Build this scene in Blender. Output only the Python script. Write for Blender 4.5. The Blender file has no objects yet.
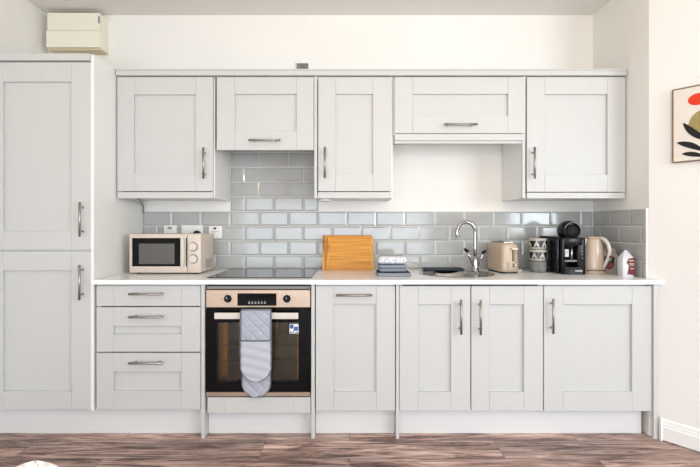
import bpy, bmesh, math, random
from mathutils import Vector, Matrix
PI = math.pi
random.seed(7)
SC = bpy.context.scene
COL = SC.collection

# ------------------------------------------------------------------ camera geometry (pixels of the photo -> metres)
F, CX, HY, CH = 450.0, 350.0, 225.0, 1.183
def X(x, Y): return (x - CX) * Y / F
def Z(y, Y): return CH + (HY - y) * Y / F
def YC(y, z=0.881): return (CH - z) * F / (y - HY)          # depth of a point of known height

# ------------------------------------------------------------------ materials
def srgb(r, g, b):
    def f(c):
        c /= 255.0
        return c / 12.92 if c <= 0.04045 else ((c + 0.055) / 1.055) ** 2.4
    return (f(r), f(g), f(b), 1.0)

def mat(name, col, rough=0.5, metal=0.0, spec=0.5, coat=0.0, noise=0.0, scale=(8, 8, 8), bump=0.0, trans=0.0):
    m = bpy.data.materials.new(name); m.use_nodes = True
    nt = m.node_tree; b = nt.nodes['Principled BSDF']
    b.inputs['Base Color'].default_value = col
    b.inputs['Roughness'].default_value = rough
    b.inputs['Metallic'].default_value = metal
    b.inputs['Specular IOR Level'].default_value = spec
    b.inputs['Coat Weight'].default_value = coat
    b.inputs['Transmission Weight'].default_value = trans
    if noise or bump:
        tc = nt.nodes.new('ShaderNodeTexCoord'); mp = nt.nodes.new('ShaderNodeMapping')
        mp.inputs['Scale'].default_value = scale
        nt.links.new(tc.outputs['Object'], mp.inputs['Vector'])
        nz = nt.nodes.new('ShaderNodeTexNoise'); nz.inputs['Scale'].default_value = 1.0; nz.inputs['Detail'].default_value = 5.0
        nt.links.new(mp.outputs['Vector'], nz.inputs['Vector'])
        if noise:
            rp = nt.nodes.new('ShaderNodeValToRGB')
            lo = [max(0, c * (1 - noise)) for c in col[:3]] + [1]; hi = [min(1, c * (1 + noise)) for c in col[:3]] + [1]
            rp.color_ramp.elements[0].position = 0.3; rp.color_ramp.elements[0].color = lo
            rp.color_ramp.elements[1].position = 0.7; rp.color_ramp.elements[1].color = hi
            nt.links.new(nz.outputs['Fac'], rp.inputs['Fac']); nt.links.new(rp.outputs['Color'], b.inputs['Base Color'])
        if bump:
            bp = nt.nodes.new('ShaderNodeBump'); bp.inputs['Strength'].default_value = bump; bp.inputs['Distance'].default_value = 0.001
            nt.links.new(nz.outputs['Fac'], bp.inputs['Height']); nt.links.new(bp.outputs['Normal'], b.inputs['Normal'])
    return m

M = {}
M['door'] = mat('painted_grain', (0.59, 0.588, 0.568, 1), 0.45, noise=0.010, scale=(160, 160, 5), bump=0.05)
M['carcass'] = mat('white_carcass', (0.85, 0.845, 0.82, 1), 0.4, noise=0.01)
M['gap'] = mat('carcass_edge', (0.30, 0.285, 0.27, 1), 0.6, noise=0.05)
M['wall'] = mat('emulsion_wall', (0.86, 0.835, 0.79, 1), 0.85, noise=0.012, scale=(3, 3, 3), bump=0.05)
M['ceiling'] = mat('emulsion_ceiling', (0.80, 0.775, 0.74, 1), 0.9, noise=0.01, scale=(2, 2, 2))
M['gloss_white'] = mat('gloss_trim', (0.88, 0.87, 0.85, 1), 0.3, noise=0.008)
M['worktop'] = mat('white_worktop', (0.93, 0.92, 0.90, 1), 0.22, noise=0.012, scale=(40, 40, 40))
M['tile'] = mat('glazed_tile', (0.43, 0.43, 0.415, 1), 0.10, spec=0.6, noise=0.06, scale=(7, 7, 12), bump=0.0)
M['grout'] = mat('grout', (0.88, 0.86, 0.83, 1), 0.85, noise=0.03, scale=(30, 30, 30))
M['steel'] = mat('brushed_steel', (0.40, 0.375, 0.35, 1), 0.32, metal=1.0, noise=0.06, scale=(4, 200, 200))
M['ovensteel'] = mat('oven_steel', (0.50, 0.375, 0.285, 1), 0.38, metal=0.85, noise=0.04, scale=(3, 200, 200))
M['chrome'] = mat('chrome', (0.46, 0.45, 0.44, 1), 0.06, metal=1.0, noise=0.01)
M['black'] = mat('black_plastic', (0.006, 0.006, 0.007, 1), 0.25, spec=0.25, noise=0.1)
M['blackmat'] = mat('black_matt', (0.009, 0.009, 0.010, 1), 0.6, spec=0.2, noise=0.1)
M['blackglass'] = mat('black_glass', (0.004, 0.004, 0.0045, 1), 0.05, spec=0.16, noise=0.05)
M['hobglass'] = mat('hob_glass', (0.015, 0.016, 0.018, 1), 0.06, spec=0.9, noise=0.05)
M['greyline'] = mat('grey_print', (0.35, 0.35, 0.35, 1), 0.5, noise=0.02)
M['cream'] = mat('cream_enamel', (0.69, 0.585, 0.50, 1), 0.32, noise=0.01)
M['creamdark'] = mat('cream_handle', (0.70, 0.64, 0.57, 1), 0.3, noise=0.01)
M['kettle'] = mat('kettle_cream', (0.58, 0.45, 0.35, 1), 0.18, noise=0.01)
M['toaster'] = mat('toaster_cream', (0.52, 0.40, 0.29, 1), 0.3, noise=0.01)
M['ivory'] = mat('aged_ivory_plastic', (0.86, 0.82, 0.69, 1), 0.5, noise=0.012)
M['ivorydark'] = mat('aged_ivory_base', (0.66, 0.58, 0.38, 1), 0.5, noise=0.02)
M['white'] = mat('white_plastic', (0.88, 0.87, 0.85, 1), 0.35, noise=0.005)
M['whitesoft'] = mat('white_seat', (0.88, 0.86, 0.85, 1), 0.5, noise=0.01)
M['legwood'] = mat('pale_wood_leg', (0.50, 0.36, 0.22, 1), 0.5, noise=0.1, scale=(40, 40, 4))
M['grey'] = mat('grey_plastic', (0.28, 0.27, 0.26, 1), 0.5, noise=0.02)
M['red'] = mat('red_print', (0.17, 0.007, 0.018, 1), 0.45, noise=0.05)
M['foil'] = mat('silver_foil_bag', (0.26, 0.245, 0.225, 1), 0.4, noise=0.15, scale=(30, 30, 30), bump=0.3)
M['paperwhite'] = mat('white_paper_bag', (0.66, 0.655, 0.67, 1), 0.5, noise=0.04, scale=(25, 25, 25), bump=0.2)
M['towelgrey'] = mat('grey_towel', (0.23, 0.26, 0.31, 1), 0.95, noise=0.12, scale=(200, 200, 200), bump=0.6)
M['towelpale'] = mat('pale_grey_towel', (0.31, 0.335, 0.38, 1), 0.95, noise=0.12, scale=(160, 160, 160), bump=0.6)
M['toweldark'] = mat('dark_towel', (0.035, 0.035, 0.042, 1), 0.95, noise=0.15, scale=(200, 200, 200), bump=0.5)
M['glove'] = mat('grey_blue_cotton', (0.44, 0.45, 0.52, 1), 0.95, noise=0.05, scale=(300, 300, 300), bump=0.3)
M['glovepale'] = mat('pale_cotton', (0.52, 0.52, 0.575, 1), 0.95, noise=0.04, scale=(300, 300, 300), bump=0.3)
M['piping'] = mat('slate_piping', (0.15, 0.17, 0.20, 1), 0.9, noise=0.05)
M['tray'] = mat('dark_tray', (0.02, 0.032, 0.04, 1), 0.3, spec=0.3, noise=0.1)
M['cavity'] = mat('oven_enamel', (0.50, 0.42, 0.29, 1), 0.3, noise=0.08, scale=(6, 6, 6))
M['goldreflect'] = mat('gold_reflection_paint', (0.80, 0.42, 0.10, 1), 0.3, noise=0.25, scale=(8, 8, 3))  # golden reflections in the oven window, painted as a colour
M['blue'] = mat('blue_print', (0.03, 0.10, 0.35, 1), 0.4, noise=0.02)
M['darkwood'] = mat('walnut_frame', (0.20, 0.12, 0.075, 1), 0.5, noise=0.2, scale=(30, 30, 30))
M['canvas'] = mat('cream_canvas', (0.78, 0.71, 0.63, 1), 0.9, noise=0.02, scale=(40, 40, 40), bump=0.2)
M['artred'] = mat('art_red', (0.72, 0.045, 0.015, 1), 0.9, noise=0.08, scale=(30, 30, 30))
M['artolive'] = mat('art_olive', (0.34, 0.26, 0.10, 1), 0.9, noise=0.25, scale=(60, 60, 60))
M['artblack'] = mat('art_black', (0.012, 0.012, 0.012, 1), 0.9, noise=0.1)
M['mugblack'] = mat('mug_black', (0.02, 0.018, 0.016, 1), 0.2, noise=0.05)
M['mugwhite'] = mat('mug_white', (0.50, 0.48, 0.41, 1), 0.2, noise=0.02)
M['mugstone'] = mat('mug_stone', (0.20, 0.205, 0.19, 1), 0.12, noise=0.25, scale=(20, 20, 20))
M['plinth'] = mat('plinth_board', (0.72, 0.71, 0.70, 1), 0.45, noise=0.012, scale=(2, 30, 60))

def wood(name, c0, c1, scale):
    m = mat(name, c0, 0.4)
    nt = m.node_tree; b = nt.nodes['Principled BSDF']
    tc = nt.nodes.new('ShaderNodeTexCoord'); mp = nt.nodes.new('ShaderNodeMapping'); mp.inputs['Scale'].default_value = scale
    nz = nt.nodes.new('ShaderNodeTexNoise'); nz.inputs['Scale'].default_value = 1; nz.inputs['Detail'].default_value = 3
    rp = nt.nodes.new('ShaderNodeValToRGB')
    rp.color_ramp.elements[0].position = 0.35; rp.color_ramp.elements[0].color = c0
    rp.color_ramp.elements[1].position = 0.6; rp.color_ramp.elements[1].color = c1
    nt.links.new(tc.outputs['Object'], mp.inputs['Vector']); nt.links.new(mp.outputs['Vector'], nz.inputs['Vector'])
    nt.links.new(nz.outputs['Fac'], rp.inputs['Fac']); nt.links.new(rp.outputs['Color'], b.inputs['Base Color'])
    return m
M['bamboo'] = wood('bamboo', srgb(188, 116, 24), srgb(222, 152, 48), (3, 60, 130))
M['bambooedge'] = wood('bamboo_end', srgb(150, 88, 22), srgb(222, 160, 62), (60, 60, 8))

def floor_mat():
    m = bpy.data.materials.new('laminate_planks'); m.use_nodes = True
    nt = m.node_tree; N = nt.nodes; L = nt.links; b = N['Principled BSDF']
    tc = N.new('ShaderNodeTexCoord')
    br = N.new('ShaderNodeTexBrick'); br.offset = 0.37; br.offset_frequency = 2
    br.inputs['Scale'].default_value = 1.0; br.inputs['Brick Width'].default_value = 1.25; br.inputs['Row Height'].default_value = 0.19
    br.inputs['Mortar Size'].default_value = 0.0012; br.inputs['Mortar Smooth'].default_value = 0.1; br.inputs['Bias'].default_value = 0.0
    br.inputs['Color1'].default_value = (0, 0, 0, 1); br.inputs['Color2'].default_value = (1, 1, 1, 1); br.inputs['Mortar'].default_value = (0.5, 0.5, 0.5, 1)
    L.new(tc.outputs['Object'], br.inputs['Vector'])
    # offset the grain per plank
    sc = N.new('ShaderNodeVectorMath'); sc.operation = 'SCALE'; sc.inputs['Scale'].default_value = 7.0
    L.new(br.outputs['Color'], sc.inputs[0])
    ad = N.new('ShaderNodeVectorMath'); ad.operation = 'ADD'
    L.new(tc.outputs['Object'], ad.inputs[0]); L.new(sc.outputs['Vector'], ad.inputs[1])
    def noise(scale, detail, rough, dist):
        mp = N.new('ShaderNodeMapping'); mp.inputs['Scale'].default_value = scale
        L.new(ad.outputs['Vector'], mp.inputs['Vector'])
        n = N.new('ShaderNodeTexNoise'); n.inputs['Scale'].default_value = 1; n.inputs['Detail'].default_value = detail
        n.inputs['Roughness'].default_value = rough; n.inputs['Distortion'].default_value = dist
        L.new(mp.outputs['Vector'], n.inputs['Vector']); return n
    n1 = noise((2.6, 30, 1), 10, 0.72, 0.9); n2 = noise((1.1, 8, 1), 4, 0.6, 0.5); n3 = noise((9, 130, 1), 5, 0.7, 0.3)
    r1 = N.new('ShaderNodeValToRGB')
    e = r1.color_ramp.elements
    e[0].position = 0.365; e[0].color = srgb(70, 52, 48)
    e[1].position = 0.63; e[1].color = srgb(232, 210, 204)
    for p, c in ((0.44, srgb(124, 98, 88)), (0.50, srgb(180, 150, 138)), (0.56, srgb(204, 176, 164))):
        k = e.new(p); k.color = c
    L.new(n1.outputs['Fac'], r1.inputs['Fac'])
    r2 = N.new('ShaderNodeValToRGB'); r2.color_ramp.elements[0].position = 0.32; r2.color_ramp.elements[0].color = (0.50, 0.49, 0.49, 1)
    r2.color_ramp.elements[1].position = 0.66; r2.color_ramp.elements[1].color = (1.22, 1.14, 1.12, 1)
    L.new(n2.outputs['Fac'], r2.inputs['Fac'])
    mx = N.new('ShaderNodeMix'); mx.data_type = 'RGBA'; mx.blend_type = 'MULTIPLY'; mx.inputs['Factor'].default_value = 1.0
    L.new(r1.outputs['Color'], mx.inputs['A']); L.new(r2.outputs['Color'], mx.inputs['B'])
    r3 = N.new('ShaderNodeValToRGB'); r3.color_ramp.elements[0].position = 0.35; r3.color_ramp.elements[0].color = (0.72, 0.72, 0.72, 1)
    r3.color_ramp.elements[1].position = 0.6; r3.color_ramp.elements[1].color = (1.05, 1.05, 1.05, 1)
    L.new(n3.outputs['Fac'], r3.inputs['Fac'])
    mx2 = N.new('ShaderNodeMix'); mx2.data_type = 'RGBA'; mx2.blend_type = 'MULTIPLY'; mx2.inputs['Factor'].default_value = 1.0
    L.new(mx.outputs['Result'], mx2.inputs['A']); L.new(r3.outputs['Color'], mx2.inputs['B'])
    mo = N.new('ShaderNodeMix'); mo.data_type = 'RGBA'; mo.inputs['B'].default_value = srgb(60, 44, 40)
    L.new(br.outputs['Fac'], mo.inputs['Factor']); L.new(mx2.outputs['Result'], mo.inputs['A'])
    L.new(mo.outputs['Result'], b.inputs['Base Color'])
    b.inputs['Roughness'].default_value = 0.42
    return m
M['floor'] = floor_mat()

def glass_mat(name, tint, gloss):
    m = bpy.data.materials.new(name); m.use_nodes = True
    nt = m.node_tree; N = nt.nodes; L = nt.links
    N.remove(N['Principled BSDF'])
    tr = N.new('ShaderNodeBsdfTransparent'); tr.inputs['Color'].default_value = tint
    gl = N.new('ShaderNodeBsdfGlossy'); gl.inputs['Roughness'].default_value = 0.04
    fr = N.new('ShaderNodeFresnel'); fr.inputs['IOR'].default_value = gloss
    mx = N.new('ShaderNodeMixShader')
    L.new(fr.outputs['Fac'], mx.inputs['Fac']); L.new(tr.outputs['BSDF'], mx.inputs[1]); L.new(gl.outputs['BSDF'], mx.inputs[2])
    L.new(mx.outputs['Shader'], N['Material Output'].inputs['Surface'])
    return m
M['ovenglass'] = glass_mat('smoked_oven_glass', (0.80, 0.77, 0.70, 1), 1.5)

def towel_print():
    m = mat('blue_white_print', (0.7, 0.72, 0.78, 1), 0.95)
    nt = m.node_tree; N = nt.nodes; L = nt.links; b = N['Principled BSDF']
    tc = N.new('ShaderNodeTexCoord'); vo = N.new('ShaderNodeTexVoronoi'); vo.inputs['Scale'].default_value = 150; vo.feature = 'F1'
    rp = N.new('ShaderNodeValToRGB'); rp.color_ramp.elements[0].position = 0.3; rp.color_ramp.elements[0].color = (0.16, 0.20, 0.31, 1)
    rp.color_ramp.elements[1].position = 0.5; rp.color_ramp.elements[1].color = (0.82, 0.82, 0.85, 1)
    L.new(tc.outputs['Object'], vo.inputs['Vector']); L.new(vo.outputs['Distance'], rp.inputs['Fac']); L.new(rp.outputs['Color'], b.inputs['Base Color'])
    return m
M['towelprint'] = towel_print()

# ------------------------------------------------------------------ mesh helpers (all in world metres unless a thing is rotated)
def new(): return bmesh.new()
def box(bm, x0, x1, y0, y1, z0, z1, bev=0.0, seg=1, mi=0):
    r = bmesh.ops.create_cube(bm, size=1.0)
    vs = r['verts']
    bmesh.ops.scale(bm, vec=(abs(x1 - x0), abs(y1 - y0), abs(z1 - z0)), verts=vs)
    bmesh.ops.translate(bm, vec=((x0 + x1) / 2, (y0 + y1) / 2, (z0 + z1) / 2), verts=vs)
    fs = set(f for v in vs for f in v.link_faces)
    for f in fs: f.material_index = mi
    if bev > 0:
        es = list(set(e for v in vs for e in v.link_edges))
        rb = bmesh.ops.bevel(bm, geom=es, offset=bev, segments=seg, profile=0.5, affect='EDGES')
        for f in rb['faces']: f.material_index = mi
    return bm
def tube(bm, pts, r, n=12, cap=True, mi=0):
    pts = [Vector(p) for p in pts]
    rings = []
    up = None
    for i, p in enumerate(pts):
        if i == 0: d = pts[1] - p
        elif i == len(pts) - 1: d = p - pts[i - 1]
        else: d = (pts[i + 1] - pts[i]).normalized() + (p - pts[i - 1]).normalized()
        d.normalize()
        if up is None:
            up = Vector((0, 0, 1)) if abs(d.z) < 0.9 else Vector((1, 0, 0))
        a = d.cross(up).normalized(); b = a.cross(d).normalized(); up = b
        rr = r[i] if isinstance(r, (list, tuple)) else r
        rings.append([bm.verts.new(p + (a * math.cos(2 * PI * k / n) + b * math.sin(2 * PI * k / n)) * rr) for k in range(n)])
    for i in range(len(rings) - 1):
        for k in range(n):
            f = bm.faces.new((rings[i][k], rings[i][(k + 1) % n], rings[i + 1][(k + 1) % n], rings[i + 1][k])); f.smooth = True; f.material_index = mi
    if cap:
        f = bm.faces.new(rings[0][::-1]); f.material_index = mi
        f = bm.faces.new(rings[-1]); f.material_index = mi
    return bm
def lathe(bm, cx, cy, prof, n=32, mi=0, axis='Z', smooth=True):
    """prof: list of (radius, height); axis 'Z' at (cx,cy), axis 'Y' = (cx, cz) heights along -Y"""
    rings = []
    for (r, h) in prof:
        ring = []
        for k in range(n):
            a = 2 * PI * k / n
            if axis == 'Z': co = (cx + r * math.cos(a), cy + r * math.sin(a), h)
            else: co = (cx + r * math.cos(a), h, cy + r * math.sin(a))
            ring.append(bm.verts.new(co))
        rings.append(ring)
    for i in range(len(rings) - 1):
        for k in range(n):
            f = bm.faces.new((rings[i][k], rings[i][(k + 1) % n], rings[i + 1][(k + 1) % n], rings[i + 1][k])); f.smooth = smooth; f.material_index = mi
    for ring in (rings[0], rings[-1]):
        try:
            f = bm.faces.new(ring); f.material_index = mi
        except ValueError: pass
    return bm
def prism(bm, poly, a, b, axis='Y', mi=0):
    """extrude a 2D outline: axis Y -> poly in (x,z) from y=a to b; axis Z -> poly in (x,y); axis X -> poly in (y,z)"""
    def co(p, t):
        return (p[0], t, p[1]) if axis == 'Y' else ((p[0], p[1], t) if axis == 'Z' else (t, p[0], p[1]))
    v0 = [bm.verts.new(co(p, a)) for p in poly]; v1 = [bm.verts.new(co(p, b)) for p in poly]
    fs = [bm.faces.new(v0), bm.faces.new(v1[::-1])]
    n = len(poly)
    for i in range(n): fs.append(bm.faces.new((v0[i], v1[i], v1[(i + 1) % n], v0[(i + 1) % n])))
    for f in fs: f.material_index = mi
    return fs
def rrect(x0, x1, y0, y1, r, n=6):
    out = []
    for cx, cy, a0 in ((x1 - r, y1 - r, 0), (x0 + r, y1 - r, PI / 2), (x0 + r, y0 + r, PI), (x1 - r, y0 + r, 1.5 * PI)):
        for k in range(n + 1):
            a = a0 + PI / 2 * k / n
            out.append((cx + r * math.cos(a), cy + r * math.sin(a)))
    return out

ORG = {}
def link(name, bm, mats, parent=None, world=True, smooth=False):
    bmesh.ops.recalc_face_normals(bm, faces=bm.faces[:])
    me = bpy.data.meshes.new(name)
    root = parent
    while root is not None and root.parent is not None: root = root.parent
    if root is not None and world:
        bmesh.ops.translate(bm, vec=-Vector(ORG.get(root.name, (0, 0, 0))), verts=bm.verts[:])
    if smooth:
        for f in bm.faces: f.smooth = True
    bm.to_mesh(me); bm.free()
    if smooth: me.set_sharp_from_angle(angle=math.radians(38))
    for m in (mats if isinstance(mats, (list, tuple)) else [mats]): me.materials.append(M[m])
    o = bpy.data.objects.new(name, me); COL.objects.link(o)
    if parent is not None: o.parent = parent
    return o
def thing(name, label, cat, loc=(0, 0, 0), rz=0.0, group=None):
    o = bpy.data.objects.new(name, None); COL.objects.link(o)
    o.empty_display_size = 0.05
    o.location = loc; o.rotation_euler = (0, 0, rz)
    o['label'] = label; o['category'] = cat
    if group: o['group'] = group
    ORG[o.name] = loc
    return o
def tag(o, label, cat, group=None):
    o['label'] = label; o['category'] = cat
    if group: o['group'] = group
    return o
def struct(name, bm, m):
    o = link(name, bm, m); o['kind'] = 'structure'; return o

# ------------------------------------------------------------------ the room
HC = 2.628
BX = 1.674                                   # back right corner x
CNR = (1.681, 2.53)                          # corner where the return wall meets the splayed wall
def splay(y): return CNR[0] + 0.80 * (CNR[1] - y)
RX = 3.2; RYS = CNR[1] - (RX - CNR[0]) / 0.80
REAR = -2.6; LX = -2.078
bm = new(); box(bm, LX - .1, RX + .1, REAR - .1, 3.2, -0.05, 0); struct('floor', bm, 'floor')
bm = new(); box(bm, LX - .1, RX + .1, REAR - .1, 3.2, HC, HC + .05); struct('ceiling', bm, 'ceiling')
bm = new(); box(bm, LX - .1, BX + .12, 3.1, 3.2, 0, HC); struct('wall_back', bm, 'wall')
bm = new(); box(bm, LX - .1, LX, REAR, 3.1, 0, HC); struct('wall_left', bm, 'wall')
bm = new(); prism(bm, [(BX, 3.1), CNR, (CNR[0] + .12, CNR[1] + .05), (BX + .12, 3.1)], 0, HC, 'Z'); struct('wall_right_return', bm, 'wall')
bm = new(); prism(bm, [CNR, (RX, RYS), (RX + .1, RYS + .05), (CNR[0] + .12, CNR[1] + .05)], 0, HC, 'Z'); struct('wall_right_splay', bm, 'wall')
# right and rear walls behind the camera, each with a window opening
bm = new()
box(bm, RX, RX + .1, REAR, -1.9, 0, HC); box(bm, RX, RX + .1, 0.2, RYS + .05, 0, HC)
box(bm, RX, RX + .1, -1.9, 0.2, 0, 0.85); box(bm, RX, RX + .1, -1.9, 0.2, 2.35, HC); struct('wall_right', bm, 'wall')
bm = new()
box(bm, LX, LX + .02, REAR - .1, REAR, 0, HC); box(bm, 1.60, RX, REAR - .1, REAR, 0, HC)
box(bm, LX + .02, 1.60, REAR - .1, REAR, 0, 0.2); box(bm, LX + .02, 1.60, REAR - .1, REAR, 2.3, HC); struct('wall_front', bm, 'wall')

# baseboard of the splayed wall: profile swept along the wall
def sweep_splay(bm, prof, y0, y1):
    nx, ny = -0.7809, -0.6247
    rows = []
    for y in (y0, y1):
        bx_, by_ = splay(y), y
        rows.append([bm.verts.new((bx_ + nx * d, by_ + ny * d, z)) for d, z in prof])
    n = len(prof)
    for i in range(n): bm.faces.new((rows[0][i], rows[0][(i + 1) % n], rows[1][(i + 1) % n], rows[1][i]))
    bm.faces.new(rows[0]); bm.faces.new(rows[1][::-1])
bm = new()
sweep_splay(bm, [(0, .006), (.018, .006), (.018, .075), (.013, .083), (.013, .090), (.009, .098), (.009, .106), (.004, .116), (0, .118)], 2.478, RYS)
struct('baseboard_right', bm, 'gloss_white')

# ------------------------------------------------------------------ tiled splashback (one continuous tiling)
TW, TH, G = 0.2, 0.1, 0.0025
ZT = Z(211.5, 3.09)                          # top edge of the long band
WZ = 0.881
def tiles(bm, place, u0, u1, z_of_row, rows, phase):
    """place(u, z, d) -> point, d = distance out of the wall"""
    for r in rows:
        zt = min(z_of_row(r), 99); zb = max(z_of_row(r) - TH + .0, WZ + .001)
        off = phase + (0.0 if r % 2 == 0 else TW / 2)
        k = math.floor((u0 - off) / TW) - 1
        while off + k * TW < u1:
            a = max(off + k * TW, u0); b = min(off + (k + 1) * TW, u1); k += 1
            if b - a < 0.012: continue
            xs = (a + G / 2, b - G / 2); zs = (zb + G / 2, zt - G / 2)
            if zs[1] - zs[0] < 0.012: continue
            bv = 0.011
            def ring(i, d):
                return [bm.verts.new(place(u, z, d)) for u, z in ((xs[0] + i, zs[0] + i), (xs[1] - i, zs[0] + i), (xs[1] - i, zs[1] - i), (xs[0] + i, zs[1] - i))]
            r0, r1, r2 = ring(0, 0.002), ring(0.0008, 0.0055), ring(bv, 0.0085)
            for p, q in ((r0, r1), (r1, r2)):
                for j in range(4): bm.faces.new((p[j], p[(j + 1) % 4], q[(j + 1) % 4], q[j]))
            bm.faces.new(r2)
bm = new()
PB = lambda u, z, d: (u, 3.097 - d, z)
def PRr(u, z, d):                            # return wall, u measured from the back corner towards the camera
    t = u / (3.1 - CNR[1]); return (BX + (CNR[0] - BX) * t - d - 0.002, 3.1 - u, z)
XL, XR = -1.424, BX - 0.008
ph = -0.621
zr = lambda r: ZT + (4 - r) * 0.1012         # row 4 = top of the long band
tiles(bm, PB, XL, XR, zr, range(4, 8), ph)
tiles(bm, PB, X(230.5, 3.09), X(318.5, 3.09), zr, range(-1, 4), ph)
tiles(bm, PRr, 0.012, 0.555, zr, range(4, 8), 0.022)
n_t = len(bm.faces)
box(bm, XL, XR + .004, 3.0955, 3.099, WZ + .001, ZT, mi=1)
box(bm, X(230.5, 3.09), X(318.5, 3.09), 3.0955, 3.099, ZT, Z(140, 3.09), mi=1)
a0, a1 = PRr(0.003, 0, 0), PRr(0.560, 0, 0)
prism(bm, [(a0[0] + .0015, a0[1]), (a1[0] + .0015, a1[1]), (a1[0] - .003, a1[1]), (a0[0] - .003, a0[1])], WZ + .001, ZT, 'Z', mi=1)
# white edge trim that closes the tiling at the corner
e0, e1 = PRr(0.5565, 0, 0), PRr(0.566, 0, 0)
prism(bm, [(e0[0] + .0015, e0[1]), (e1[0] + .0015, e1[1]), (e1[0] - .009, e1[1]), (e0[0] - .009, e0[1])], WZ + .001, ZT + .002, 'Z', mi=2)
o = link('tiled_splashback', bm, ['tile', 'grout', 'gloss_white'])
o['kind'] = 'structure'
tag(o, 'grey glazed metro tile splashback running above the worktop and behind the hob', 'splashback')

# ------------------------------------------------------------------ cabinet parts
def shaker(name, parent, x0, x1, z0, z1, yf, sl, sr, rt, rb, slab=False, th=0.02):
    bm = new(); c = 0.0011; g = 0.0003
    box(bm, x0, x0 + sl - g, yf, yf + th, z0, z1, c); box(bm, x1 - sr + g, x1, yf, yf + th, z0, z1, c)
    if slab:
        box(bm, x0 + sl + g, x1 - sr - g, yf, yf + th, z0, z1, c)
    else:
        box(bm, x0 + sl + g, x1 - sr - g, yf, yf + th, z1 - rt, z1, c)
        box(bm, x0 + sl + g, x1 - sr - g, yf, yf + th, z0, z0 + rb, c)
        box(bm, x0 + sl - .002, x1 - sr + .002, yf + 0.0165, yf + th - .001, z0 + rb - .002, z1 - rt + .002)
    return link(name, bm, 'door', parent)
def vhandle(door, x, z0, z1, yf, r=0.0066, so=0.034):
    bm = new(); yb = yf - so
    tube(bm, [(x, yb, z0), (x, yb, z1)], r, 14)
    for z in (z0 + .028, z1 - .028): tube(bm, [(x, yf + .0005, z), (x, yb, z)], r * .8, 10)
    return link('handle', bm, 'steel', door)
def hhandle(door, x0, x1, z, yf, r=0.0066, so=0.034):
    bm = new(); yb = yf - so
    tube(bm, [(x0, yb, z), (x1, yb, z)], r, 14)
    for x in (x0 + .028, x1 - .028): tube(bm, [(x, yf + .0005, z), (x, yb, z)], r * .8, 10)
    return link('handle', bm, 'steel', door)

YD = 2.50; YH = YD - .034
bx = lambda x: X(x, YD)
bz = lambda y: Z(y, YD)
hx = lambda x: X(x, YH)
hz = lambda y: Z(y, YH)
T = 0.018
def carcass(parent, x0, x1, y0, y1, z0, z1, top=True, front='gap'):
    """hollow box of boards; front edges are shaded boards behind the doors"""
    bm = new()
    box(bm, x0, x0 + T, y0, y1, z0, z1); box(bm, x1 - T, x1, y0, y1, z0, z1)
    box(bm, x0 + T, x1 - T, y0, y1, z0, z0 + T); box(bm, x0 + T, x1 - T, y1 - .008, y1, z0 + T, z1)
    if top: box(bm, x0 + T, x1 - T, y0, y1 - .008, z1 - T, z1)
    return link('body', bm, 'carcass', parent)

# --- tall housing
t = thing('tall_cabinet', 'full height light grey two-door cabinet beside the left wall', 'cabinet', (-1.74, 2.8, 0))
bm = new()
xs0, xs1 = -2.055, -1.422
box(bm, xs1 - T, xs1, 2.498, 3.088, 0.15, Z(54.5, 2.498), .001)       # visible right side
box(bm, xs0, xs0 + T, 2.522, 3.095, 0.15, 2.10); box(bm, xs0 + T, xs1 - T, 2.522, 3.09, .15, .168)
box(bm, xs0 + T, xs1 - T, 2.522, 3.09, 2.08, 2.10); box(bm, xs0 + T, xs1 - T, 3.08, 3.09, .168, 2.08)
box(bm, xs0 + T, xs1 - T, 2.523, 3.08, bz(251) - .009, bz(251) + .009)
link('body', bm, 'carcass', t)
dx0, dx1 = -2.042, bx(90.8)
d = shaker('door', t, dx0, dx1, bz(249.8), bz(62.2), YD, .113, .108, .108, .103)
vhandle(d, hx(79.6), hz(236.5), hz(202), YD)
d = shaker('door', t, dx0, dx1, bz(409.4), bz(251.4), YD, .113, .108, .106, .100)
vhandle(d, hx(79.3), hz(300), hz(265), YD)
bm = new(); box(bm, -2.062, xs1 - T - .001, 2.488, 2.56, bz(61), bz(54), .002); link('cornice', bm, 'door', t)

# --- drawers
t = thing('drawer_cabinet', 'light grey three-drawer base cabinet under the microwave', 'cabinet', (-1.12, 2.8, .15))
carcass(t, -1.412, -.829, 2.522, 3.08, .15, .852)
for (ya, yb, slab, hy) in ((285.6, 306, True, 294.3), (307.2, 351.8, False, 317.2), (353, 409.4, False, 363.4)):
    z1, z0 = bz(ya), bz(yb)
    if slab: d = shaker('drawer', t, bx(96.4), bx(200.6), z0, z1, YD, .096, .107, 0, 0, True)
    elif hy < 330: d = shaker('drawer', t, bx(96.4), bx(200.6), z0, z1, YD, .096, .107, .105, .098)
    else: d = shaker('drawer', t, bx(96.4), bx(200.6), z0, z1, YD, .096, .107, .104, .103)
    hhandle(d, hx(128.5), hx(162.5), hz(hy), YD)

# --- upright end panels that run to the floor
def gable(x0, x1, label, y0=2.492, y1=3.08):
    bm = new(); box(bm, bx(x0), bx(x1), y0, y1, 0, .8565, .001)
    tag(link('end_panel', bm, 'door'), label, 'panel', 'upright end panels of the base units')
gable(201.6, 205.0, 'narrow light grey upright panel between the drawers and the oven')
gable(311.4, 314.8, 'narrow light grey upright panel between the oven and the single horizontal-handle door')
gable(395.9, 399.0, 'narrow light grey upright panel left of the double sink doors')
bm = new(); box(bm, bx(652.2), bx(656.2), 2.486, 2.503, 0, .8565, .001)
tag(link('end_panel', bm, 'door'), 'narrow light grey filler panel closing the right end against the wall corner', 'panel', 'upright end panels of the base units')
bm = new(); box(bm, 1.702, 1.712, 2.462, 2.478, 0, Z(418, 2.46), .001)
o = link('trim_1', bm, 'gloss_white'); o['kind'] = 'structure'

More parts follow.
